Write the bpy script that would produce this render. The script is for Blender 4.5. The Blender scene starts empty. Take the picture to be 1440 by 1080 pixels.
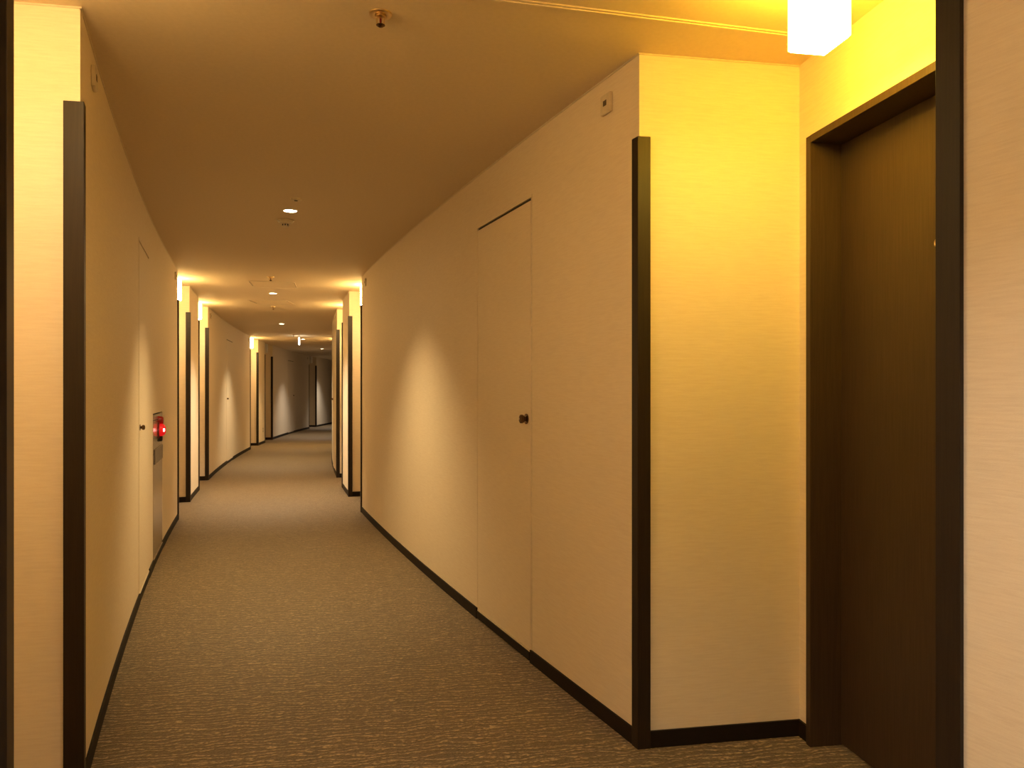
import bpy, bmesh, math
from mathutils import Vector, Matrix

PI = math.pi
SC = bpy.context.scene
COL = SC.collection

# ---------------------------------------------------------------- geometry of the place
F = 1080.0                      # focal length in pixels of the 1440 wide frame
EYE, H = 1.233, 2.4             # eye height, ceiling height
HORIZON = 550.0
CX, CY = 63.387, 29.577         # the corridor bends round this point
RL, RR = 70.201, 68.464         # radius of left and right wall faces
RM = 0.5 * (RL + RR)
POST_H = 2.11

def on_arc(R, t):
    return Vector((CX - R * math.cos(t), CY - R * math.sin(t)))
def tan_f(t):                   # direction of travel away from the camera
    return Vector((-math.sin(t), math.cos(t)))
def nrm(side, t):               # out of the wall, into the corridor
    v = Vector((math.cos(t), math.sin(t)))
    return v if side == 'left' else -v
def t_at(R, x):
    """angle on the wall circle met by the sight line at picture column x"""
    d = Vector(((x - 720) / F, 1.0)); c = Vector((CX, CY))
    a = d.dot(d); b = -2 * d.dot(c); cc = c.dot(c) - R * R
    disc = max(b * b - 4 * a * cc, 0.0)
    s = (-b + math.sqrt(disc)) / (2 * a) if cc < 0 else (-b - math.sqrt(disc)) / (2 * a)
    p = d * s
    return math.atan2(CY - p.y, CX - p.x)
def ceil_pt(x, y):
    Y = F * (H - EYE) / (HORIZON - y)
    return Vector(((x - 720) / F * Y, Y))

# ---------------------------------------------------------------- materials
def new_mat(name):
    m = bpy.data.materials.new(name); m.use_nodes = True
    nt = m.node_tree
    return m, nt, nt.nodes['Principled BSDF']
def node(nt, kind, **kw):
    n = nt.nodes.new(kind)
    for k, v in kw.items(): setattr(n, k, v)
    return n
def math_n(nt, op, a, b=None):
    n = node(nt, 'ShaderNodeMath', operation=op)
    if op == 'MULTIPLY_ADD': n.inputs[2].default_value = 0.5
    for i, v in enumerate((a, b)):
        if v is None: continue
        if isinstance(v, (int, float)): n.inputs[i].default_value = v
        else: nt.links.new(v, n.inputs[i])
    return n.outputs[0]
def coords(nt, scale, rot=0.0):
    tc = node(nt, 'ShaderNodeTexCoord'); mp = node(nt, 'ShaderNodeMapping')
    mp.inputs['Scale'].default_value = scale; mp.inputs['Rotation'].default_value = (0, 0, rot)
    nt.links.new(tc.outputs['Object'], mp.inputs['Vector'])
    return mp.outputs['Vector']
def noise(nt, vec, scale=1.0, detail=3.0, rough=0.55):
    n = node(nt, 'ShaderNodeTexNoise'); n.inputs['Scale'].default_value = scale
    n.inputs['Detail'].default_value = detail; n.inputs['Roughness'].default_value = rough
    nt.links.new(vec, n.inputs['Vector'])
    return n.outputs['Fac']
def ramp(nt, fac, stops):
    r = node(nt, 'ShaderNodeValToRGB'); e = r.color_ramp.elements
    while len(e) < len(stops): e.new(0.5)
    for el, (p, c) in zip(e, stops): el.position = p; el.color = (*c, 1)
    nt.links.new(fac, r.inputs['Fac'])
    return r.outputs['Color']
def bump(nt, height, strength, dist, bsdf):
    b = node(nt, 'ShaderNodeBump'); b.inputs['Strength'].default_value = strength
    b.inputs['Distance'].default_value = dist
    nt.links.new(height, b.inputs['Height']); nt.links.new(b.outputs['Normal'], bsdf.inputs['Normal'])
def plain(name, col, rough=0.5, metal=0.0, spec=0.5):
    m, nt, b = new_mat(name)
    n = noise(nt, coords(nt, (40, 40, 40)), 1.0, 2.0)
    c0 = tuple(v * 0.93 for v in col); c1 = tuple(min(1, v * 1.07) for v in col)
    nt.links.new(ramp(nt, n, [(0.3, c0), (0.7, c1)]), b.inputs['Base Color'])
    b.inputs['Roughness'].default_value = rough; b.inputs['Metallic'].default_value = metal
    b.inputs['Specular IOR Level'].default_value = spec
    return m
def glow(name, col, strength, base=(0.9, 0.9, 0.9)):
    m, nt, b = new_mat(name)
    b.inputs['Base Color'].default_value = (*base, 1)
    b.inputs['Emission Color'].default_value = (*col, 1)
    b.inputs['Emission Strength'].default_value = strength
    b.inputs['Roughness'].default_value = 0.4
    return m

WALL_A, WALL_B = (0.755, 0.63, 0.465), (0.81, 0.69, 0.52)
def make_wallpaper(name):
    m, nt, b = new_mat(name)
    s = noise(nt, coords(nt, (14, 14, 190)), 1.0, 3.0, 0.6)
    f = noise(nt, coords(nt, (300, 300, 900)), 1.0, 1.0)
    w = math_n(nt, 'ADD', math_n(nt, 'MULTIPLY', s, 0.75), math_n(nt, 'MULTIPLY', f, 0.25))
    nt.links.new(ramp(nt, w, [(0.36, WALL_A), (0.62, WALL_B)]), b.inputs['Base Color'])
    b.inputs['Roughness'].default_value = 0.62; b.inputs['Specular IOR Level'].default_value = 0.3
    bump(nt, w, 0.25, 0.002, b)
    return m
M = {}
M['wallpaper'] = make_wallpaper('woven_beige_wallpaper')
m, nt, b = new_mat('painted_ceiling')
n = noise(nt, coords(nt, (60, 60, 60)), 1.0, 3.0)
nt.links.new(ramp(nt, n, [(0.3, (0.73, 0.605, 0.43)), (0.7, (0.77, 0.64, 0.46))]), b.inputs['Base Color'])
b.inputs['Roughness'].default_value = 0.8; b.inputs['Specular IOR Level'].default_value = 0.2
M['ceiling'] = m

def make_wood(name, c0, c1, rough):
    m, nt, b = new_mat(name)
    g = noise(nt, coords(nt, (160, 160, 5)), 1.0, 4.0, 0.65)
    nt.links.new(ramp(nt, g, [(0.3, c0), (0.7, c1)]), b.inputs['Base Color'])
    b.inputs['Roughness'].default_value = rough; b.inputs['Specular IOR Level'].default_value = 0.3
    bump(nt, g, 0.15, 0.0006, b)
    return m
M['wood'] = make_wood('dark_wenge_wood', (0.015, 0.009, 0.005), (0.027, 0.016, 0.008), 0.48)
M['door_wood'] = make_wood('dark_wenge_door_veneer', (0.040, 0.024, 0.013), (0.062, 0.037, 0.020), 0.5)
M['base'] = plain('black_brown_vinyl_base', (0.013, 0.008, 0.005), 0.6, 0.0, 0.2)

m, nt, b = new_mat('brown_wavy_carpet')          # wavy light yarn rows lying across the corridor
tc = node(nt, 'ShaderNodeTexCoord'); mp = node(nt, 'ShaderNodeMapping')
mp.inputs['Rotation'].default_value = (0, 0, math.radians(-9.8))
nt.links.new(tc.outputs['Object'], mp.inputs['Vector'])
sx = node(nt, 'ShaderNodeSeparateXYZ'); nt.links.new(mp.outputs['Vector'], sx.inputs['Vector'])
def scaled(sc):
    q = node(nt, 'ShaderNodeMapping'); q.inputs['Scale'].default_value = sc
    nt.links.new(mp.outputs['Vector'], q.inputs['Vector']); return q.outputs['Vector']
w1 = noise(nt, scaled((7, 16, 1)), 1.0, 2.0)
w2 = noise(nt, scaled((28, 30, 1)), 1.0, 1.0)
dis = math_n(nt, 'ADD', math_n(nt, 'MULTIPLY', w1, 0.085), math_n(nt, 'MULTIPLY', w2, 0.014))
v = math_n(nt, 'ADD', sx.outputs['Y'], dis)
sn = math_n(nt, 'SINE', math_n(nt, 'MULTIPLY', v, 2 * PI / 0.026))
fl = noise(nt, scaled((120, 260, 1)), 1.0, 2.0, 0.65)
pat = noise(nt, scaled((20, 60, 1)), 1.0, 2.0)
yarn = math_n(nt, 'POWER', math_n(nt, 'MULTIPLY_ADD', sn, 0.5), 2.2)
bead = math_n(nt, 'MULTIPLY', math_n(nt, 'SUBTRACT', noise(nt, scaled((55, 90, 1)), 1.0, 1.0), 0.28), 2.3)
ln = math_n(nt, 'ADD', math_n(nt, 'MULTIPLY', math_n(nt, 'MULTIPLY', yarn, bead), 0.78), 0.20)
grain = noise(nt, scaled((85, 48, 1)), 1.0, 2.0, 0.6)
tot = math_n(nt, 'ADD', ln, math_n(nt, 'MULTIPLY', math_n(nt, 'SUBTRACT', fl, 0.5), 1.0))
tot = math_n(nt, 'ADD', tot, math_n(nt, 'MULTIPLY', math_n(nt, 'SUBTRACT', grain, 0.5), 0.65))
tot = math_n(nt, 'ADD', tot, math_n(nt, 'MULTIPLY', math_n(nt, 'SUBTRACT', pat, 0.5), 0.35))
nt.links.new(ramp(nt, tot, [(0.12, (0.036, 0.021, 0.006)), (0.46, (0.106, 0.070, 0.030)), (0.85, (0.45, 0.33, 0.18))]), b.inputs['Base Color'])
b.inputs['Roughness'].default_value = 0.6; b.inputs['Specular IOR Level'].default_value = 0.6
b.inputs['Sheen Weight'].default_value = 0.55; b.inputs['Sheen Roughness'].default_value = 0.4; b.inputs['Sheen Tint'].default_value = (1.0, 0.85, 0.65, 1)
bump(nt, tot, 0.6, 0.005, b)
M['carpet'] = m

M['cream_plastic'] = plain('cream_plastic', (0.68, 0.57, 0.40), 0.4)
M['white_plastic'] = plain('white_plastic', (0.78, 0.74, 0.66), 0.4)
M['beige_paint'] = plain('beige_painted_metal', (0.70, 0.59, 0.43), 0.45)
M['dark'] = plain('dark_recess', (0.012, 0.009, 0.007), 0.7)
M['bronze'] = plain('dark_bronze', (0.16, 0.10, 0.06), 0.25, 1.0)
M['chrome'] = plain('chrome', (0.72, 0.68, 0.60), 0.18, 1.0)
M['dull_brass'] = plain('dull_brass', (0.36, 0.26, 0.15), 0.5)
M['brass'] = plain('brass', (0.75, 0.55, 0.28), 0.3, 1.0)
M['steel'] = plain('brushed_steel', (0.62, 0.55, 0.45), 0.22, 0.9)
M['grey_plate'] = plain('grey_plate', (0.16, 0.13, 0.11), 0.25, 0.5)
M['red'] = plain('red_plastic', (0.42, 0.012, 0.012), 0.25)
M['dark_red'] = plain('dark_red_plastic', (0.16, 0.006, 0.008), 0.35)
M['red_glow'] = glow('lit_red_indicator', (1.0, 0.01, 0.015), 0.45, (0.6, 0.01, 0.01))
M['led'] = glow('pink_white_led', (1.0, 0.30, 0.28), 14.0)
WARM, YELLOW = (1.0, 0.66, 0.235), (1.0, 0.535, 0.03)      # the bulbs are not all of one colour
M['lamp_warm'] = glow('lit_frosted_shade_warm_white', WARM, 38.0)
M['lamp_warm_bottom'] = glow('lit_clear_bottom_warm_white', (1.0, 0.76, 0.44), 120.0)
M['lamp_white'] = glow('lit_frosted_shade_white', (1.0, 0.80, 0.54), 26.0)
M['lamp_white_bottom'] = glow('lit_clear_bottom_white', (1.0, 0.84, 0.62), 80.0)
M['lamp_yellow'] = glow('lit_frosted_shade_yellow', YELLOW, 35.0)
M['lamp_yellow_bottom'] = glow('lit_clear_bottom_yellow', (1.0, 0.70, 0.10), 165.0)
M['lamp_off'] = plain('unlit_frosted_acrylic_shade', (0.80, 0.76, 0.68), 0.35)
M['lens'] = glow('lit_downlight_lens', (1.0, 0.72, 0.46), 30.0)
M['sign_face'] = glow('backlit_sign_face', (1.0, 0.95, 0.82), 4.0)

# ---------------------------------------------------------------- mesh helpers
class MB:
    def __init__(self): self.bm = bmesh.new()
    def _xf(self, verts, mat):
        if mat is not None: bmesh.ops.transform(self.bm, matrix=mat, verts=verts)
    def box(self, lo, hi, mat=None, bevel=0.0, seg=2):
        vs = [self.bm.verts.new((x, y, z)) for x in (lo[0], hi[0]) for y in (lo[1], hi[1]) for z in (lo[2], hi[2])]
        fs = [(0, 1, 3, 2), (4, 6, 7, 5), (0, 4, 5, 1), (2, 3, 7, 6), (0, 2, 6, 4), (1, 5, 7, 3)]
        faces = [self.bm.faces.new([vs[i] for i in f]) for f in fs]
        if bevel > 0:
            es = list({e for f in faces for e in f.edges})
            r = bmesh.ops.bevel(self.bm, geom=es, offset=bevel, segments=seg, affect='EDGES', profile=0.5)
            vs = list({v for f in r['faces'] for v in f.verts} | {v for v in vs if v.is_valid})
        self._xf(vs, mat); return self
    def lathe(self, prof, n=32, mat=None, axis='Z'):
        """prof: list of (radius, height); closed at the ends"""
        rings = []; allv = []
        for r, z in prof:
            if r < 1e-6:
                v = self.bm.verts.new((0, 0, z)); rings.append([v]); allv.append(v)
            else:
                ring = [self.bm.verts.new((r * math.cos(2 * PI * k / n), r * math.sin(2 * PI * k / n), z)) for k in range(n)]
                rings.append(ring); allv += ring
        for a, b_ in zip(rings, rings[1:]):
            for k in range(n):
                k2 = (k + 1) % n
                if len(a) == 1 and len(b_) == 1: continue
                if len(a) == 1: f = [a[0], b_[k], b_[k2]]
                elif len(b_) == 1: f = [a[k], b_[0], a[k2]]
                else: f = [a[k], b_[k], b_[k2], a[k2]]
                self.bm.faces.new(f)
        for ring in (rings[0], rings[-1]):
            if len(ring) > 1: self.bm.faces.new(ring)
        if axis == 'Y':         # turn the axis of revolution out of the wall
            self._xf(allv, Matrix.Rotation(-PI / 2, 4, 'X'))
        self._xf(allv, mat); return self
    def prism(self, loop, z0, z1, bevel=0.0):
        a = [self.bm.verts.new((p[0], p[1], z0)) for p in loop]
        b_ = [self.bm.verts.new((p[0], p[1], z1)) for p in loop]
        n = len(loop); side = []
        for i in range(n):
            j = (i + 1) % n
            self.bm.faces.new([a[i], a[j], b_[j], b_[i]])
        self.bm.faces.new(a); self.bm.faces.new(b_)
        if bevel > 0:
            bmesh.ops.bevel(self.bm, geom=list(self.bm.edges), offset=bevel, segments=2, affect='EDGES', profile=0.5)
        return self
    def link(self, name, mat, parent=None, smooth=False):
        bmesh.ops.recalc_face_normals(self.bm, faces=list(self.bm.faces))
        me = bpy.data.meshes.new(name); self.bm.to_mesh(me); self.bm.free()
        me.materials.append(M[mat])
        if smooth:
            me.shade_smooth()
            try: me.set_sharp_from_angle(angle=math.radians(35))
            except Exception: pass
        o = bpy.data.objects.new(name, me); COL.objects.link(o)
        if parent is not None: o.parent = parent
        return o

def struct(o, label, cat):
    o['kind'] = 'structure'; o['label'] = label; o['category'] = cat; return o
def tag(o, label, cat, group=None):
    o['label'] = label; o['category'] = cat
    if group: o['group'] = group
    return o
def empty(name, x, y, z, rz=0.0):
    o = bpy.data.objects.new(name, None); COL.objects.link(o)
    o.location = (x, y, z); o.rotation_euler = (0, 0, rz); o.empty_display_size = 0.1
    return o
def copy_tree(src, x, y, z, rz=0.0):
    r = src.copy(); COL.objects.link(r); r.location = (x, y, z); r.rotation_euler = (0, 0, rz)
    for ch in list(src.children):
        c = ch.copy(); COL.objects.link(c); c.parent = r
        for g in ch.children:
            d = g.copy(); COL.objects.link(d); d.parent = c
    return r
def wall_frame(side, t):
    """place and turn of a thing on the wall: local y points out of the wall, z up"""
    R = RL if side == 'left' else RR
    p = on_arc(R, t); n_ = nrm(side, t)
    return p, math.atan2(-n_.x, n_.y)

# ---------------------------------------------------------------- plan: niches and the wall runs between them
DEPTH = 0.60
AX0 = math.radians(9.8)
def radial(side, t): return -nrm(side, t)
class Niche: pass
def niche(side, t0, t1, nd=None, far_depth=DEPTH):
    q = Niche(); q.side = side; q.t0, q.t1 = t0, t1
    R = RL if side == 'left' else RR
    q.p0, q.p1 = on_arc(R, t0), on_arc(R, t1)
    q.nd = nd or radial(side, 0.5 * (t0 + t1)); q.ax = Vector((-q.nd.y, q.nd.x)) if side == 'right' else Vector((q.nd.y, -q.nd.x))
    q.b1 = q.p1 + q.nd * far_depth
    q.d1 = far_depth
    q.d0 = (q.b1 - q.p0).dot(q.nd)
    q.b0 = q.p0 + q.nd * q.d0
    return q
XL = lambda x: t_at(RL, x)
XR = lambda x: t_at(RR, x)
nd_r = Vector((math.cos(AX0), math.sin(AX0)))
LN = [niche('left', XL(7.0), XL(112.8), -nd_r), niche('left', XL(249.8), XL(266.3)), niche('left', XL(279.3), XL(292.4)),
      niche('left', XL(351.8), XL(362.9)), niche('left', XL(372.5), XL(383.0)), niche('left', XL(434.6), XL(444.8))]
RN = [niche('right', XR(1330.0), XR(899.0), nd_r), niche('right', XR(508.6), XR(491.0)), niche('right', XR(481.8), XR(474.0)),
      niche('right', LN[3].t0, LN[3].t1), niche('right', LN[4].t0, LN[4].t1)]
LB = niche('left', LN[0].t0 + 2.15 / RL, LN[0].t0 + 1.05 / RL)      # the pair of recesses behind the camera
RB = niche('right', RN[0].t0 + 2.15 / RR, RN[0].t0 + 1.05 / RR)
T_BACK = XL(112.8) + 7.6 / RM          # corridor goes on behind the camera
T_FAR = LN[5].t1 - 8.5 / RM

# openings in the wall faces: (side, near column, far column, top height, depth)
HOLES = {'left': [(XL(195.2), XL(209.2), 2.115, 0.06), (XL(215.0), XL(228.0), 1.075, 0.05),
                  (XL(318.6), XL(327.3), 2.115, 0.06), (XL(404.8), XL(412.9), 2.115, 0.06)],
         'right': [(XR(747.0), XR(671.5), 2.115, 0.06), (XR(470.6), XR(470.6) - 0.75 / RR, 2.115, 0.06)]}

def shell(loop, flags, holes, name, label):
    """solid wall block: closed outline, holes[i] = (ztop, depth, outward-normal) cuts edge i"""
    bm = bmesh.new(); n = len(loop)
    V = lambda p, z: bm.verts.new((p[0], p[1], z))
    def quad(*vs): bm.faces.new(vs)
    cap0, cap1 = [], []
    for i in range(n):
        a, b_ = Vector(loop[i]), Vector(loop[(i + 1) % n])
        if i in holes:
            zt, dp, nn = holes[i]
            a2, b2 = a - nn * dp, b_ - nn * dp
            quad(V(a, zt), V(b_, zt), V(b_, H), V(a, H))
            quad(V(a, 0), V(a, zt), V(a2, zt), V(a2, 0)); quad(V(b_, 0), V(b_, zt), V(b2, zt), V(b2, 0))
            quad(V(a, zt), V(b_, zt), V(b2, zt), V(a2, zt)); quad(V(a2, 0), V(b2, 0), V(b2, zt), V(a2, zt))
            cap0 += [a, a2, b2]
        else:
            quad(V(a, 0), V(b_, 0), V(b_, H), V(a, H)); cap0.append(a)
        cap1.append(a)
    bm.faces.new([V(p, 0) for p in cap0]); bm.faces.new([V(p, H) for p in cap1])
    bmesh.ops.remove_doubles(bm, verts=list(bm.verts), dist=1e-5)
    mb = MB(); mb.bm.free(); mb.bm = bm
    return struct(mb.link(name, 'wallpaper'), label, 'wall')

def offset_line(pts, d, flip):
    out = []
    for i, p in enumerate(pts):
        ns = []
        for a, b_ in ((i - 1, i), (i, i + 1)):
            if 0 <= a and b_ < len(pts):
                e = (pts[b_] - pts[a]).normalized(); ns.append(Vector((e.y, -e.x)) * (1 if flip else -1))
        if len(ns) == 1: out.append(p + ns[0] * d)
        else:
            k = (ns[0] + ns[1]); k = k / max(k.dot(ns[0]), 0.2)
            out.append(p + k * d)
    return out
def strip(pts, flip, thick, z0, z1, name, mat, label):
    o2 = offset_line(pts, thick, flip)
    mb = MB().prism(list(pts) + o2[::-1], z0, z1)
    return struct(mb.link(name, mat), label, 'trim')

base_n = {'left': 0, 'right': 0}; bead_n = 0
def wall_run(side, ta, tb, na, nb, label):
    """wall from angle ta (near) to tb (far); na / nb are the niches at either end (or None)"""
    R = RL if side == 'left' else RR
    hs = sorted([h for h in HOLES[side] if tb < h[1] and h[0] < ta], key=lambda h: -h[0])
    ts = [ta]
    steps = max(2, int((ta - tb) * R / 0.45))
    cand = [ta + (tb - ta) * k / steps for k in range(1, steps)]
    cand = [c for c in cand if all(not (h[1] - 0.002 < c < h[0] + 0.002) for h in hs)]
    marks = sorted(set(cand + [h[0] for h in hs] + [h[1] for h in hs] + [tb]), reverse=True)
    ts += marks
    front = [on_arc(R, t) for t in ts]
    holes = {}
    for h in hs:
        i = ts.index(h[0]); holes[i] = (h[2], h[3], nrm(side, 0.5 * (h[0] + h[1])))
    loop = list(front)
    end_far = front[-1] + nb.nd * nb.d0 if nb else front[-1] - nrm(side, tb) * 0.8
    end_near = front[0] + na.nd * na.d1 if na else front[0] - nrm(side, ta) * 0.8
    loop += [end_far, end_near]
    shell(loop, None, holes, 'wall_' + side, label)
    # skirting and ceiling bead round this run
    full = ([end_near] if na else []) + front + ([end_far] if nb else [])
    off = 1 if na else 0
    runs, cur = [], []
    for i, p in enumerate(full):
        cur.append(p)
        if (i - off) in holes: runs.append(cur); cur = []
    runs.append(cur)
    flip = side == 'left'
    for r in runs:
        if len(r) > 1: strip(r, flip, 0.008, 0, 0.058, 'baseboard_' + side, 'base', 'dark brown baseboard along the ' + label)
    global bead_n
    bead_n += 1
    strip(full, flip, 0.004, H - 0.005, H, 'trim_%d' % bead_n, 'beige_paint', 'thin pale bead where the ceiling meets the ' + label)
    return full

def niche_back(q, label, door=None):
    """wall at the back of a niche, with an opening for the guest room door"""
    a, b_ = q.b0, q.b1
    d = (b_ - a).normalized(); nn = -q.nd
    pts = [a - d * 0.12, b_ + d * 0.12]; holes = {}
    if door:
        s0, s1 = door     # distance from the far inner corner, towards the camera
        pts = [a - d * 0.12, b_ - d * s1, b_ - d * s0, b_ + d * 0.12]; holes = {1: (2.095, 0.2, nn)}
    loop = pts + [pts[-1] + q.nd * 0.26, pts[0] + q.nd * 0.26]
    shell(loop, None, holes, 'wall_' + q.side, label)
    flip = q.side == 'left'
    segs = [[a, b_]] if not door else [[a, b_ - d * (door[1] + 0.028)], [b_ - d * (door[0] - 0.028), b_]]
    for s in segs:
        if (s[1] - s[0]).length > 0.02: strip(s, flip, 0.008, 0, 0.058, 'baseboard_' + q.side, 'base', 'dark brown baseboard in the ' + label)

where_l = ['left wall beside the camera', 'long left wall with the red alarm lamp', 'left pier between the first two lit recesses',
           'curved left wall with the second service door', 'left pier with the wall outlet', 'grey far left wall', 'last wall at the far end on the left']
wall_run('left', T_BACK, LB.t0, None, LB, 'left wall behind the camera')
wall_run('right', T_BACK, RB.t0, None, RB, 'right wall behind the camera')
niche_back(LB, 'back wall of left recess behind the camera'); niche_back(RB, 'back wall of right recess behind the camera')
for i in range(7):
    wall_run('left', LN[i - 1].t1 if i else LB.t1, LN[i].t0 if i < 6 else T_FAR, LN[i - 1] if i else LB, LN[i] if i < 6 else None, where_l[i])
where_r = ['pale right wall at the picture edge', 'long right wall with the beige service door', 'right pier between two lit recesses',
           'receding right wall before the bend', 'right pier beyond the bend', 'right wall beyond the bend']
for i in range(6):
    wall_run('right', RN[i - 1].t1 if i else RB.t1, RN[i].t0 if i < 5 else T_FAR, RN[i - 1] if i else RB, RN[i] if i < 5 else None, where_r[i])
GD0, GD1 = 0.095, 1.045          # guest door opening, from the inner corner of the near right niche
for i, q in enumerate(LN): niche_back(q, 'back wall of left recess %s' % ['beside the camera', 'first down the corridor', 'second down the corridor', 'third', 'fourth', 'fifth'][i])
for i, q in enumerate(RN): niche_back(q, 'back wall of right recess %s' % ['with the dark door', 'first down the corridor', 'second down the corridor', 'third', 'fourth'][i], (GD0, GD1) if i == 0 else None)

for nm, t, lab in (('wall_back', T_BACK, 'wall closing the corridor behind the camera'), ('wall_far', T_FAR, 'wall closing the corridor beyond the bend')):
    s = 1 if nm == 'wall_back' else -1
    a, b_ = on_arc(RL + 0.5, t), on_arc(RR - 0.5, t); tv = -tan_f(t) * s
    MB_ = MB().prism([a + tv * 0.001, b_ + tv * 0.001, b_ + tv * 0.2, a + tv * 0.2], 0, H)
    struct(MB_.link(nm, 'wallpaper'), lab, 'wall')

def slab(name, z0, z1, mat, label, cat):
    pts = []
    ts = [T_BACK + 0.004 + (T_FAR - 0.004 - T_BACK - 0.004) * k / 60 for k in range(61)]
    loop = [on_arc(RL + 1.1, t) for t in ts] + [on_arc(RR - 1.1, t) for t in reversed(ts)]
    return struct(MB().prism(loop, z0, z1).link(name, mat), label, cat)
slab('floor', -0.08, 0.0, 'carpet', 'brown carpet with wavy light yarn lines along the whole corridor', 'carpet')
slab('ceiling', H, H + 0.1, 'ceiling', 'plain painted corridor ceiling', 'ceiling')
# joint strip across the ceiling between the two near recesses
j0, j1 = ceil_pt(820, 13.5), ceil_pt(1100, 47.5); jd = (j1 - j0).normalized(); jn = Vector((-jd.y, jd.x))
qa = j0 - jd * 1.75; qb = j0 + jd * 0.87
mb = MB(); mb.prism([qa - jn * 0.016, qb - jn * 0.016, qb + jn * 0.016, qa + jn * 0.016], H - 0.004, H)
mb.prism([qa - jn * 0.006, qb - jn * 0.006, qb + jn * 0.006, qa + jn * 0.006], H - 0.007, H - 0.004)
struct(mb.link('trim_%d' % (bead_n + 1), 'ceiling'), 'raised joint strip across the ceiling above the yellow lit recess', 'trim')

# ---------------------------------------------------------------- dark corner guards
def corner_guard(q, which, label, leg_c=0.030, leg_n=0.037, p=0.012):
    c = q.p0 if which == 0 else q.p1
    t = q.t0 if which == 0 else q.t1
    u = -tan_f(t) if which == 0 else tan_f(t)         # along the corridor wall, away from the niche
    v_ = q.nd
    nu = nrm(q.side, t)
    nv = Vector((-v_.y, v_.x)); ref = tan_f(t) if which == 0 else -tan_f(t)
    if nv.dot(ref) < 0: nv = -nv
    k = nu + nv; k = k / k.dot(nu)
    loop = [Vector((0, 0)), u * leg_c, u * leg_c + nu * p, k * p, v_ * leg_n + nv * p, v_ * leg_n]
    e = 0.0015
    mb = MB().prism([x for x in loop], 0, POST_H)
    o = mb.link('corner_guard', 'wood')
    bv = o.modifiers.new('edge', 'BEVEL'); bv.width = e; bv.segments = 2; bv.limit_method = 'ANGLE'
    o.location = (c.x, c.y, 0)
    return tag(o, label, 'corner guard', 'dark corner guards along the corridor')
GL = [
 (LN[0], 0, 'tall dark wooden corner guard cut off by the left picture edge'),
 (LN[0], 1, 'dark wooden corner guard in front of the long left wall, its top glowing brown'),
 (LN[1], 0, 'thin dark corner guard at the far end of the wall with the red alarm lamp'),
 (LN[1], 1, 'wide dark corner guard at the near edge of the first left pier'),
 (LN[2], 0, 'thin dark corner guard at the far edge of the first left pier'),
 (LN[2], 1, 'dark corner guard where the curved left wall with the second service door begins'),
 (LN[3], 0, 'thin dark corner guard below the third left lamp, ending the curved left wall'),
 (LN[3], 1, 'dark corner guard at the near edge of the pier with the wall outlet'),
 (LN[4], 0, 'thin dark corner guard at the far edge of the pier with the wall outlet'),
 (LN[4], 1, 'black corner guard beginning the grey far left wall, under the unlit lamp'),
 (LN[5], 0, 'thin dark corner guard ending the grey far left wall before the last recess'),
 (LN[5], 1, 'farthest dark corner guard, beside the last wall of the corridor'),
 (RN[0], 0, 'tall dark corner guard at right in front of the dark guest door'),
 (RN[0], 1, 'dark corner guard between the long right wall and the yellow lit recess wall'),
 (RN[1], 0, 'thin dark corner guard at the far end of the long right wall, under a lamp'),
 (RN[1], 1, 'dark corner guard on the near edge of the white lit right pier'),
 (RN[2], 0, 'thin dark corner guard on the far edge of the white lit right pier'),
 (RN[2], 1, 'farthest dark corner guard on the right, where the right wall curves away'),
]
for q, w, lab in GL:
    near = (q is RN[0] or q is LN[0]) and w == 0
    corner_guard(q, w, lab, (0.055 if q is LN[0] else 0.040) if near else 0.030, 0.044 if q is LN[0] else 0.037)

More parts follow.
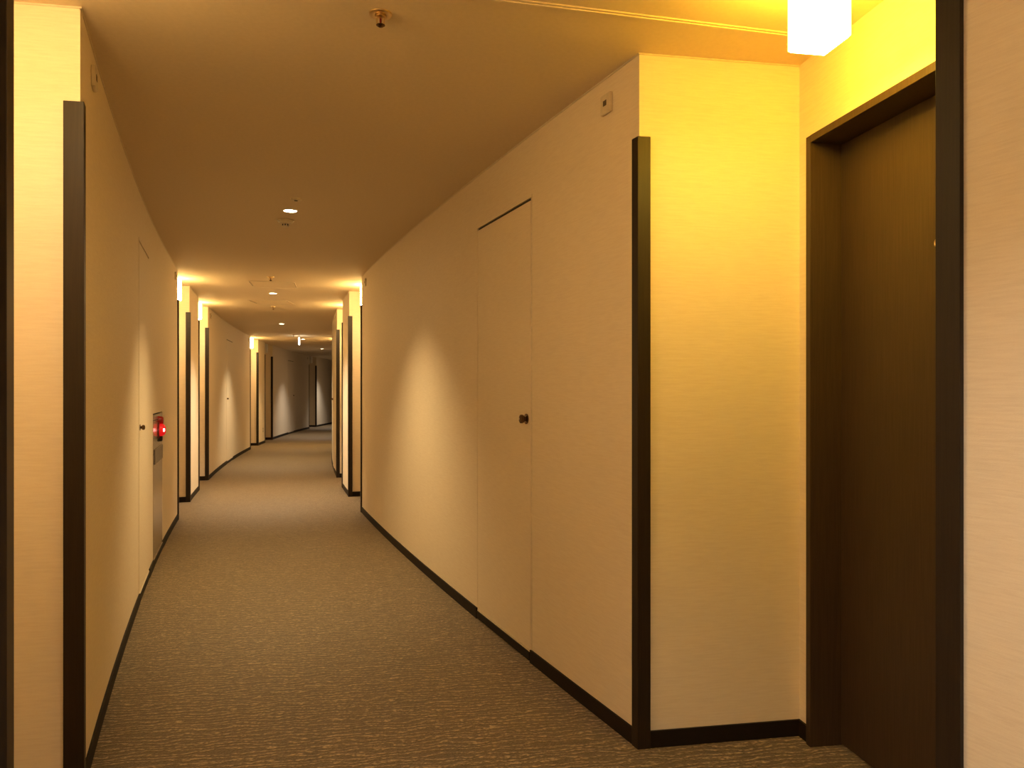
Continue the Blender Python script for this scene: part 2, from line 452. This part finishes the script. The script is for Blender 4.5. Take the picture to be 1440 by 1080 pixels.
# ---------------------------------------------------------------- service doors flush in the walls
def service_door(side, hole, n, label, knob_near, knob_z):
    t0, t1, zt, dp = hole
    R = RL if side == 'left' else RR
    a, b_ = on_arc(R, t0), on_arc(R, t1); mid = (a + b_) / 2; w = (b_ - a).length
    nn = nrm(side, 0.5 * (t0 + t1))
    root = empty('door_%d' % n, mid.x, mid.y, 0, math.atan2(-nn.x, nn.y))
    struct(root, label, 'door')
    g = 0.0075; x0, x1 = -w / 2 + g, w / 2 - g
    MB().box((x0, -0.042, 0.052), (x1, 0.001, zt - 0.014), bevel=0.0012).link('leaf', 'wallpaper', root)
    MB().box((x0, -0.042, 0.006), (x1, 0.008, 0.044), bevel=0.001).link('kick_strip', 'base', root)
    MB().box((x0, -0.040, 0.0445), (x1, 0.0035, 0.0515)).link('bottom_rail', 'beige_paint', root)
    sl = MB()
    sl.box((-w / 2, -0.020, 0.052), (x0 + 0.001, -0.008, zt)); sl.box((x1 - 0.001, -0.020, 0.052), (w / 2, -0.008, zt))
    sl.box((x0 + 0.001, -0.020, zt - 0.015), (x1 - 0.001, -0.008, zt))
    sl.link('gap_shade', 'dark', root)  # near-black strips added as painted shade inside the gaps round the leaf
    # local +x points towards the camera on the left wall, away from it on the right wall
    s = (1 if side == 'left' else -1) * (1 if knob_near else -1)
    jx = s * (w / 2 + 0.006)
    MB().box((jx - 0.005, -0.001, 0.058), (jx + 0.005, 0.002, zt + 0.012), bevel=0.0008).link('jamb_edge', 'beige_paint', root)
    kx = s * (w / 2 - 0.050)
    ks = Matrix.Diagonal((0.75, 0.75, 0.75, 1)) if side == 'left' else Matrix.Identity(4)
    k = MB().lathe([(0, 0), (0.024, 0), (0.024, 0.004), (0.010, 0.006), (0.010, 0.012), (0.017, 0.016), (0.0205, 0.023), (0.0195, 0.031), (0.012, 0.036), (0, 0.037)], 24, Matrix.Translation((kx, 0.001, knob_z)) @ ks, 'Y')
    kn = k.link('knob', 'bronze', root, True)
    MB().lathe([(0, 0), (0.006, 0), (0.006, 0.0015), (0, 0.002)], 16, Matrix.Translation((kx, 0.001 + 0.0365 * ks[0][0], knob_z)), 'Y').link('keyhole', 'chrome', kn, True)
    return root
service_door('right', HOLES['right'][0], 1, 'flush beige service door with round knob in the long right wall', True, 1.105)
service_door('left', HOLES['left'][0], 2, 'flush beige service door beside the red alarm lamp', True, 1.02)
service_door('left', HOLES['left'][2], 3, 'flush beige service door in the curved left wall', True, 1.105)
service_door('left', HOLES['left'][3], 4, 'flush beige service door in the grey far left wall', False, 1.105)
service_door('right', HOLES['right'][1], 5, 'flush beige service door on the receding right wall at the bend', False, 1.105)

# ---------------------------------------------------------------- guest room door in the near right niche
q = RN[0]
dd = (q.b0 - q.b1).normalized()                      # towards the camera
org = q.b1 + dd * 0.5 * (GD0 + GD1)
nn = -q.nd
gd = empty('door_6', org.x, org.y, 0, math.atan2(-nn.x, nn.y))
struct(gd, 'dark wenge guest room door in the yellow lit recess', 'door')
gw = (GD1 - GD0) / 2; fw = 0.026
fr = gd
top = 2.119
MB().box((-gw - fw + 0.026 - 0.026, -0.16, 0), (-gw + 0.002, 0.016, top - 0.001), bevel=0.0015).link('jamb', 'door_wood', gd)
MB().box((gw - 0.002, -0.16, 0), (gw + fw, 0.016, top - 0.001), bevel=0.0015).link('jamb', 'door_wood', gd)
MB().box((-gw + 0.002, -0.16, top - fw), (gw - 0.002, 0.016, top), bevel=0.0015).link('head_frame', 'door_wood', gd)
MB().box((-gw + 0.004, -0.145, 0.006), (gw - 0.004, -0.100, top - fw - 0.003), bevel=0.0015).link('leaf', 'door_wood', gd)
leaf_y = -0.100
vw = MB().lathe([(0, 0), (0.014, 0), (0.014, 0.003), (0.009, 0.006), (0.006, 0.004), (0, 0.003)], 24, Matrix.Translation((0.0, leaf_y, 1.66)), 'Y').link('door_viewer', 'brass', gd, True)
# lever handle on the camera side of the leaf; local +x runs away from the camera on the right wall
hx = -gw + 0.075
hp = MB().box((hx - 0.022, leaf_y, 0.90), (hx + 0.022, leaf_y + 0.010, 1.14), bevel=0.003).link('handle_plate', 'chrome', gd)
mb = MB().lathe([(0, 0.01), (0.010, 0.01), (0.010, 0.055), (0, 0.056)], 20, Matrix.Translation((hx, leaf_y, 1.02)), 'Y')
mb.box((hx - 0.010, leaf_y + 0.042, 1.010), (hx + 0.125, leaf_y + 0.058, 1.030), bevel=0.005)
mb.link('lever', 'chrome', hp, True)

# ---------------------------------------------------------------- lamps in the niches
def box_lamp(kind):
    r = empty('box_ceiling_lamp', 0, 0, 0)
    side, bottom = ('lamp_off', 'lamp_off') if kind == 'off' else ('lamp_' + kind, 'lamp_' + kind + '_bottom')
    MB().box((-0.045, -0.048, -0.012), (0.045, 0.048, 0), bevel=0.002).link('mounting_plate', 'white_plastic', r)
    MB().box((-0.0575, -0.0625, -0.219), (0.0575, 0.0625, -0.012), bevel=0.003).link('lamp_shade', side, r)
    MB().box((-0.052, -0.057, -0.222), (0.052, 0.057, -0.2185), bevel=0.001).link('bottom_diffuser', bottom, r)
    return r
LS = [(RN[0], 'yellow', 'large glowing white box lamp hanging above the dark guest door at top right'),
      (LN[0], 'warm', 'glowing box lamp in the left recess beside the camera'),
      (LN[1], 'warm', 'first glowing box lamp on the left, past the red alarm lamp'),
      (LN[2], 'warm', 'second glowing box lamp on the left, past the first left pier'),
      (LN[3], 'warm', 'third glowing box lamp on the left, past the curved wall'),
      (LN[4], 'off', 'unlit pale box lamp past the pier with the wall outlet'),
      (LN[5], 'off', 'unlit box lamp in the last dim recess on the left'),
      (RN[1], 'warm', 'glowing box lamp at the far end of the long right wall'),
      (RN[2], 'warm', 'glowing box lamp behind the white lit right pier'),
      (RN[3], 'warm', 'glowing box lamp hidden beyond the bend on the right'),
      (LB, 'white', 'glowing box lamp in the left recess behind the camera'),
      (RB, 'white', 'glowing box lamp in the right recess behind the camera')]
proto = {}
for q, st, lab in LS:
    c = (q.p0 + q.p1) / 2; rz = math.atan2(q.nd.y, q.nd.x)
    if q is RN[0]: c = Vector((0.838, 2.098))
    elif q is LN[0]: c = c + q.nd * 0.16 + q.ax * 0.0 - tan_f(q.t1) * 0.14
    else: c = c + q.nd * (0.085 if q.side == 'left' else 0.12)
    if st not in proto:
        o = proto[st] = box_lamp(st); o.location = (c.x, c.y, H); o.rotation_euler = (0, 0, rz)
    else: o = copy_tree(proto[st], c.x, c.y, H, rz)
    tag(o, lab, 'lamp', 'box lamps in the door recesses')

# ---------------------------------------------------------------- downlights
SPOT_W = 165.0
DLP = [(Vector((0.22, 0.85)), 'round recessed downlight in the ceiling above the camera'),
       (ceil_pt(408.2, 296.0), 'largest lit round downlight, beside the smoke detector'),
       (ceil_pt(384.0, 412.3), 'lit round downlight between the two ceiling hatches'),
       (ceil_pt(396.0, 455.2), 'lit round downlight beyond the second ceiling hatch'),
       (ceil_pt(426.0, 477.0), 'lit round downlight beside the hanging sign'),
       (ceil_pt(453.0, 490.5), 'lit round downlight far off in front of the last walls'),
       (None, 'lit round downlight beyond the bend near the last wall'),
       (None, 'round recessed downlight in the ceiling behind the camera')]
tt = LN[5].t0 - 1.2 / RM; DLP[6] = (on_arc(RM, tt), DLP[6][1])
tt = XL(112.8) + 6.0 / RM; DLP[7] = (on_arc(RM, tt), DLP[7][1])
dl = None; DLO = []
for i, (p, lab) in enumerate(DLP):
    if dl is None:
        o = dl = empty('downlight', p.x, p.y, H)
        MB().lathe([(0.040, 0.0), (0.040, -0.003), (0.043, -0.005), (0.050, -0.004), (0.052, 0.0)], 40).link('trim_ring', 'white_plastic', o, True)
        MB().lathe([(0, -0.0005), (0.040, -0.0005), (0.040, -0.003), (0, -0.0035)], 40).link('lens', 'lens', o, True)
    else: o = copy_tree(dl, p.x, p.y, H)
    tag(o, lab, 'downlight', 'round downlights along the ceiling')
    if i == 0:
        L = bpy.data.lights.new('downlight_beam', 'SPOT'); L.energy = SPOT_W; L.color = (1.0, 0.74, 0.37)
        L.spot_size = math.radians(104); L.spot_blend = 1.0; L.shadow_soft_size = 0.035
        lo = bpy.data.objects.new('downlight_beam', L); COL.objects.link(lo); lo.parent = o; lo.location = (0, 0, -0.02)
    DLO.append(o)
def retint(k, col, watts):                      # not all the downlights burn one colour
    W = L.copy(); W.color = col; W.energy = watts
    for c in DLO[k].children:
        if c.type == 'LIGHT': c.data = W
retint(0, (1.0, 0.92, 0.80), 78.0); retint(7, (1.0, 0.90, 0.76), 120.0)
retint(2, (1.0, 0.84, 0.60), 270.0); retint(3, (1.0, 0.80, 0.50), 200.0)
retint(5, (1.0, 0.88, 0.74), 165.0); retint(6, (1.0, 0.90, 0.78), 165.0)

# ---------------------------------------------------------------- sprinklers, detector, sensor, hatches
def sprinkler():
    r = empty('sprinkler_head', 0, 0, 0)
    MB().lathe([(0.017, 0), (0.018, -0.004), (0.030, -0.006), (0.035, -0.004), (0.0355, 0.0)], 36).link('escutcheon', 'brass', r, True)
    mb = MB().lathe([(0, -0.0005), (0.016, -0.0005), (0.016, -0.011), (0.009, -0.014), (0, -0.014)], 24)
    for s in (-1, 1):
        mb.box((s * 0.011 - 0.002, -0.003, -0.032), (s * 0.011 + 0.002, 0.003, -0.011), bevel=0.0008)
    mb.box((-0.013, -0.003, -0.034), (0.013, 0.003, -0.031), bevel=0.0008)
    mb.link('yoke', 'brass', r)
    MB().lathe([(0, -0.014), (0.003, -0.015), (0.0035, -0.023), (0.003, -0.031), (0, -0.031)], 14).link('glass_bulb', 'dark_red', r, True)
    MB().lathe([(0, -0.034), (0.013, -0.034), (0.014, -0.0355), (0.006, -0.041), (0, -0.041)], 24).link('deflector', 'bronze', r, True)
    return r
sp = None
for (x, y), lab in (((535.2, 19.5), 'brass sprinkler head in the ceiling near the top of the picture'),
                    ((380.5, 389.5), 'small sprinkler head just in front of the nearer ceiling hatch'),
                    ((384.2, 431.3), 'small sprinkler head just beyond the second ceiling hatch'),
                    ((412.8, 470.3), 'tiny far sprinkler head in front of the hanging sign')):
    p = ceil_pt(x, y)
    if sp is None: o = sp = sprinkler(); o.location = (p.x, p.y, H); o.rotation_euler = (0, 0, 0.2)
    else: o = copy_tree(sp, p.x, p.y, H, 0.3)
    tag(o, lab, 'sprinkler', 'sprinkler heads along the ceiling')

p = ceil_pt(401.3, 309.3)
sd = empty('smoke_detector', p.x, p.y, H)
tag(sd, 'round cream smoke detector just beyond the nearest downlight', 'smoke detector')
MB().lathe([(0, 0), (0.058, 0), (0.058, -0.008), (0.052, -0.013), (0, -0.013)], 40).link('base', 'cream_plastic', sd, True)
MB().lathe([(0, -0.013), (0.049, -0.013), (0.042, -0.022), (0.026, -0.026), (0, -0.026)], 40).link('body', 'cream_plastic', sd, True)
ch = MB().lathe([(0, -0.026), (0.023, -0.026), (0.023, -0.043), (0.020, -0.049), (0, -0.050)], 28).link('sensing_chamber', 'cream_plastic', sd, True)
mb = MB()
for k in range(8):
    mb.box((-0.0045, 0.021, -0.041), (0.0045, 0.0238, -0.030), Matrix.Rotation(2 * PI * (k + 0.3) / 8, 4, 'Z'))
mb.link('vent_slot', 'dark', ch)
MB().lathe([(0, -0.011), (0.005, -0.012), (0.005, -0.017), (0, -0.020)], 14, Matrix.Translation((-0.036, -0.036, 0))).link('indicator', 'white_plastic', sd, True)

p = ceil_pt(416.2, 279.5)
cs = empty('ceiling_sensor', p.x, p.y, H, 0.3)
tag(cs, 'small flat sensor disc on the ceiling just before the nearest downlight', 'sensor')
MB().lathe([(0, 0), (0.031, 0), (0.031, -0.009), (0.028, -0.011), (0, -0.011)], 32).link('housing', 'cream_plastic', cs, True)
MB().lathe([(0, -0.011), (0.012, -0.011), (0.010, -0.014), (0, -0.015)], 20).link('lens', 'grey_plate', cs, True)

def hatch(corners, label):
    c = sum(corners, Vector((0, 0))) / 4
    w = ((corners[1] - corners[0]).length + (corners[2] - corners[3]).length) / 4
    d = ((corners[3] - corners[0]).length + (corners[2] - corners[1]).length) / 4
    e = (corners[1] - corners[0]) + (corners[2] - corners[3])
    r = empty('ceiling_hatch', c.x, c.y, H, math.atan2(e.y, e.x)); tag(r, label, 'ceiling hatch', 'ceiling access hatches')
    mb = MB(); f = 0.012
    mb.box((-w, -d, -0.003), (w, -d + f, 0)); mb.box((-w, d - f, -0.003), (w, d, 0))
    mb.box((-w, -d + f, -0.003), (-w + f, d - f, 0)); mb.box((w - f, -d + f, -0.003), (w, d - f, 0))
    mb.link('frame', 'beige_paint', r)
    MB().box((-w + f + 0.004, -d + f + 0.004, -0.002), (w - f - 0.004, d - f - 0.004, 0)).link('panel', 'ceiling', r)
    for s in (-1, 1):
        MB().box((s * (w - 0.006) - 0.004, -d + 0.06, -0.006), (s * (w - 0.006) + 0.004, d - 0.14, -0.003), bevel=0.001).link('edge_latch', 'dull_brass', r)
    return r
hatch([ceil_pt(354, 394.8), ceil_pt(419, 396.8), ceil_pt(414, 405.5), ceil_pt(352, 403.8)], 'nearer square ceiling hatch, before the second downlight')
hatch([ceil_pt(356, 422), ceil_pt(410.5, 422.3), ceil_pt(408, 428), ceil_pt(358, 427.8)], 'farther square ceiling hatch, just past the second downlight')

# ---------------------------------------------------------------- hanging sign seen edge on
tS = t_at(RM, 421); sx_, sy_ = Vector((-299.3 / F * 16.2, 16.2))
sg = empty('hanging_sign', sx_, sy_, H, math.atan2(sy_, sx_) - 0.02)
tag(sg, 'small lit white sign box hanging edge-on from the ceiling', 'sign')
MB().box((-0.16, -0.015, -0.185), (0.16, 0.015, -0.050), bevel=0.004).link('light_box', 'sign_face', sg)
for s in (-1, 1):
    MB().lathe([(0, 0), (0.018, 0), (0.018, -0.006), (0.006, -0.008), (0.006, -0.052), (0, -0.052)], 16, Matrix.Translation((s * 0.11, 0, 0))).link('hanger', 'white_plastic', sg, True)

# ---------------------------------------------------------------- small wall plates, outlet
def wall_plate():
    r = empty('wall_sensor_plate', 0, 0, 0)
    MB().box((-0.035, 0, -0.036), (0.035, 0.014, 0.036), bevel=0.004).link('plate', 'cream_plastic', r)
    MB().box((-0.012, 0.013, -0.008), (0.012, 0.0155, 0.012), bevel=0.001).link('window', 'grey_plate', r)
    return r
wp = None
for side, x, z, lab in (('right', 855, 2.297, 'small beige wall plate high on the right wall beside the yellow recess'),
                        ('left', 129.3, 2.297, 'small beige wall plate high on the left wall near the picture edge'),
                        ('right', 514.6, 2.30, 'small wall plate high at the far end of the long right wall'),
                        ('left', 246.0, 2.30, 'small wall plate high beside the first left lamp'),
                        ('left', 295.7, 2.30, 'small wall plate high above the start of the curved left wall'),
                        ('left', 349.6, 2.30, 'small wall plate high beside the third left lamp'),
                        ('left', 432.4, 2.30, 'tiny wall plate high at the end of the grey far wall'),
                        ('right', 472.3, 2.30, 'small wall plate high on the receding right wall')):
    p, rz = wall_frame(side, XL(x) if side == 'left' else XR(x))
    if wp is None: o = wp = wall_plate(); o.location = (p.x, p.y, z); o.rotation_euler = (0, 0, rz)
    else: o = copy_tree(wp, p.x, p.y, z, rz)
    tag(o, lab, 'wall plate', 'small plates high on the walls')
p, rz = wall_frame('left', XL(369.5))
ol = empty('wall_outlet', p.x, p.y, 0.32, rz); tag(ol, 'small wall outlet low on the left pier', 'outlet')
MB().box((-0.035, 0, -0.06), (0.035, 0.008, 0.06), bevel=0.003).link('cover_plate', 'cream_plastic', ol)
MB().box((-0.017, 0.008, 0.010), (0.017, 0.011, 0.045), bevel=0.001).link('socket', 'grey_plate', ol)
MB().box((-0.017, 0.008, -0.045), (0.017, 0.011, -0.010), bevel=0.001).link('socket', 'grey_plate', ol)

# ---------------------------------------------------------------- hose cabinet with red alarm
t0, t1, zt, dp = HOLES['left'][1]
a, b_ = on_arc(RL, t0), on_arc(RL, t1); mid = (a + b_) / 2; w = (b_ - a).length / 2
nn = nrm('left', 0.5 * (t0 + t1))
fc = empty('fire_hose_cabinet', mid.x, mid.y, 0, math.atan2(-nn.x, nn.y))
tag(fc, 'shiny steel fire hose cabinet set in the left wall below a red alarm', 'fire cabinet')
MB().box((-w + 0.004, -0.045, 0.052), (w - 0.004, -0.012, zt - 0.008)).link('body', 'dark', fc)
MB().box((-w + 0.006, -0.012, 0.055), (w - 0.006, 0.002, 0.785), bevel=0.0015).link('hose_door', 'steel', fc)
MB().box((-w + 0.006, -0.012, 0.791), (w - 0.006, 0.002, 1.022), bevel=0.0015).link('alarm_panel', 'steel', fc)
MB().box((-w + 0.006, -0.012, 1.028), (w - 0.006, 0.002, zt - 0.011), bevel=0.001).link('top_panel', 'steel', fc)
MB().box((-w + 0.006, -0.010, 0.046), (w - 0.006, 0.006, 0.054)).link('bottom_rail', 'chrome', fc)
MB().box((-w + 0.006, -0.040, 0.004), (w - 0.006, 0.008, 0.044)).link('kick_strip', 'base', fc)
hd = MB().box((-w + 0.06, 0.002, 0.715), (w - 0.06, 0.010, 0.82), bevel=0.002).link('handle_recess', 'grey_plate', fc)
hd.location.z = 0.0
ax_ = -0.02; az = 0.945
al = MB().lathe([(0, 0.002), (0.068, 0.002), (0.062, 0.008), (0.056, 0.012), (0, 0.012)], 36, Matrix.Translation((ax_, 0, az)), 'Y').link('alarm_base', 'dark_red', fc, True)
MB().lathe([(0, 0.012), (0.048, 0.012), (0.046, 0.030), (0.037, 0.045), (0.020, 0.053), (0, 0.055)], 32, Matrix.Translation((ax_, 0, az)), 'Y').link('lamp_dome', 'red_glow', al, True)
MB().lathe([(0, 0.050), (0.015, 0.052), (0.011, 0.059), (0, 0.061)], 16, Matrix.Translation((ax_ + 0.030, -0.012, az)), 'Y').link('led', 'led', al, True)  # faces down the corridor
MB().lathe([(0, 0.002), (0.034, 0.002), (0.030, 0.026), (0.022, 0.036), (0, 0.039)], 28, Matrix.Translation((ax_ - 0.01, 0, az + 0.070)), 'Y').link('call_button', 'red', fc, True)
MB().lathe([(0, 0.002), (0.026, 0.002), (0.024, 0.022), (0.017, 0.029), (0, 0.031)], 28, Matrix.Translation((ax_ - 0.01, 0, az - 0.062)), 'Y').link('socket_cap', 'dark', fc, True)

# ---------------------------------------------------------------- camera, world, view
cam = bpy.data.cameras.new('camera'); co = bpy.data.objects.new('camera', cam); COL.objects.link(co)
co.location = (0, 0, EYE); co.rotation_euler = (PI / 2, 0, 0)
cam.sensor_width = 36.0; cam.lens = 36.0 * F / 1440.0; cam.shift_y = (HORIZON - 540.0) / 1440.0
cam.clip_start = 0.02; cam.clip_end = 200
SC.camera = co
wd = bpy.data.worlds.new('world'); SC.world = wd; wd.use_nodes = True
wd.node_tree.nodes['Background'].inputs['Color'].default_value = (0.02, 0.018, 0.015, 1)
wd.node_tree.nodes['Background'].inputs['Strength'].default_value = 0.2
vs = SC.view_settings
SC.display_settings.display_device = 'sRGB'
vs.view_transform = 'Standard'; vs.look = 'None'; vs.exposure = 0.22; vs.gamma = 1.0; vs.use_curve_mapping = False
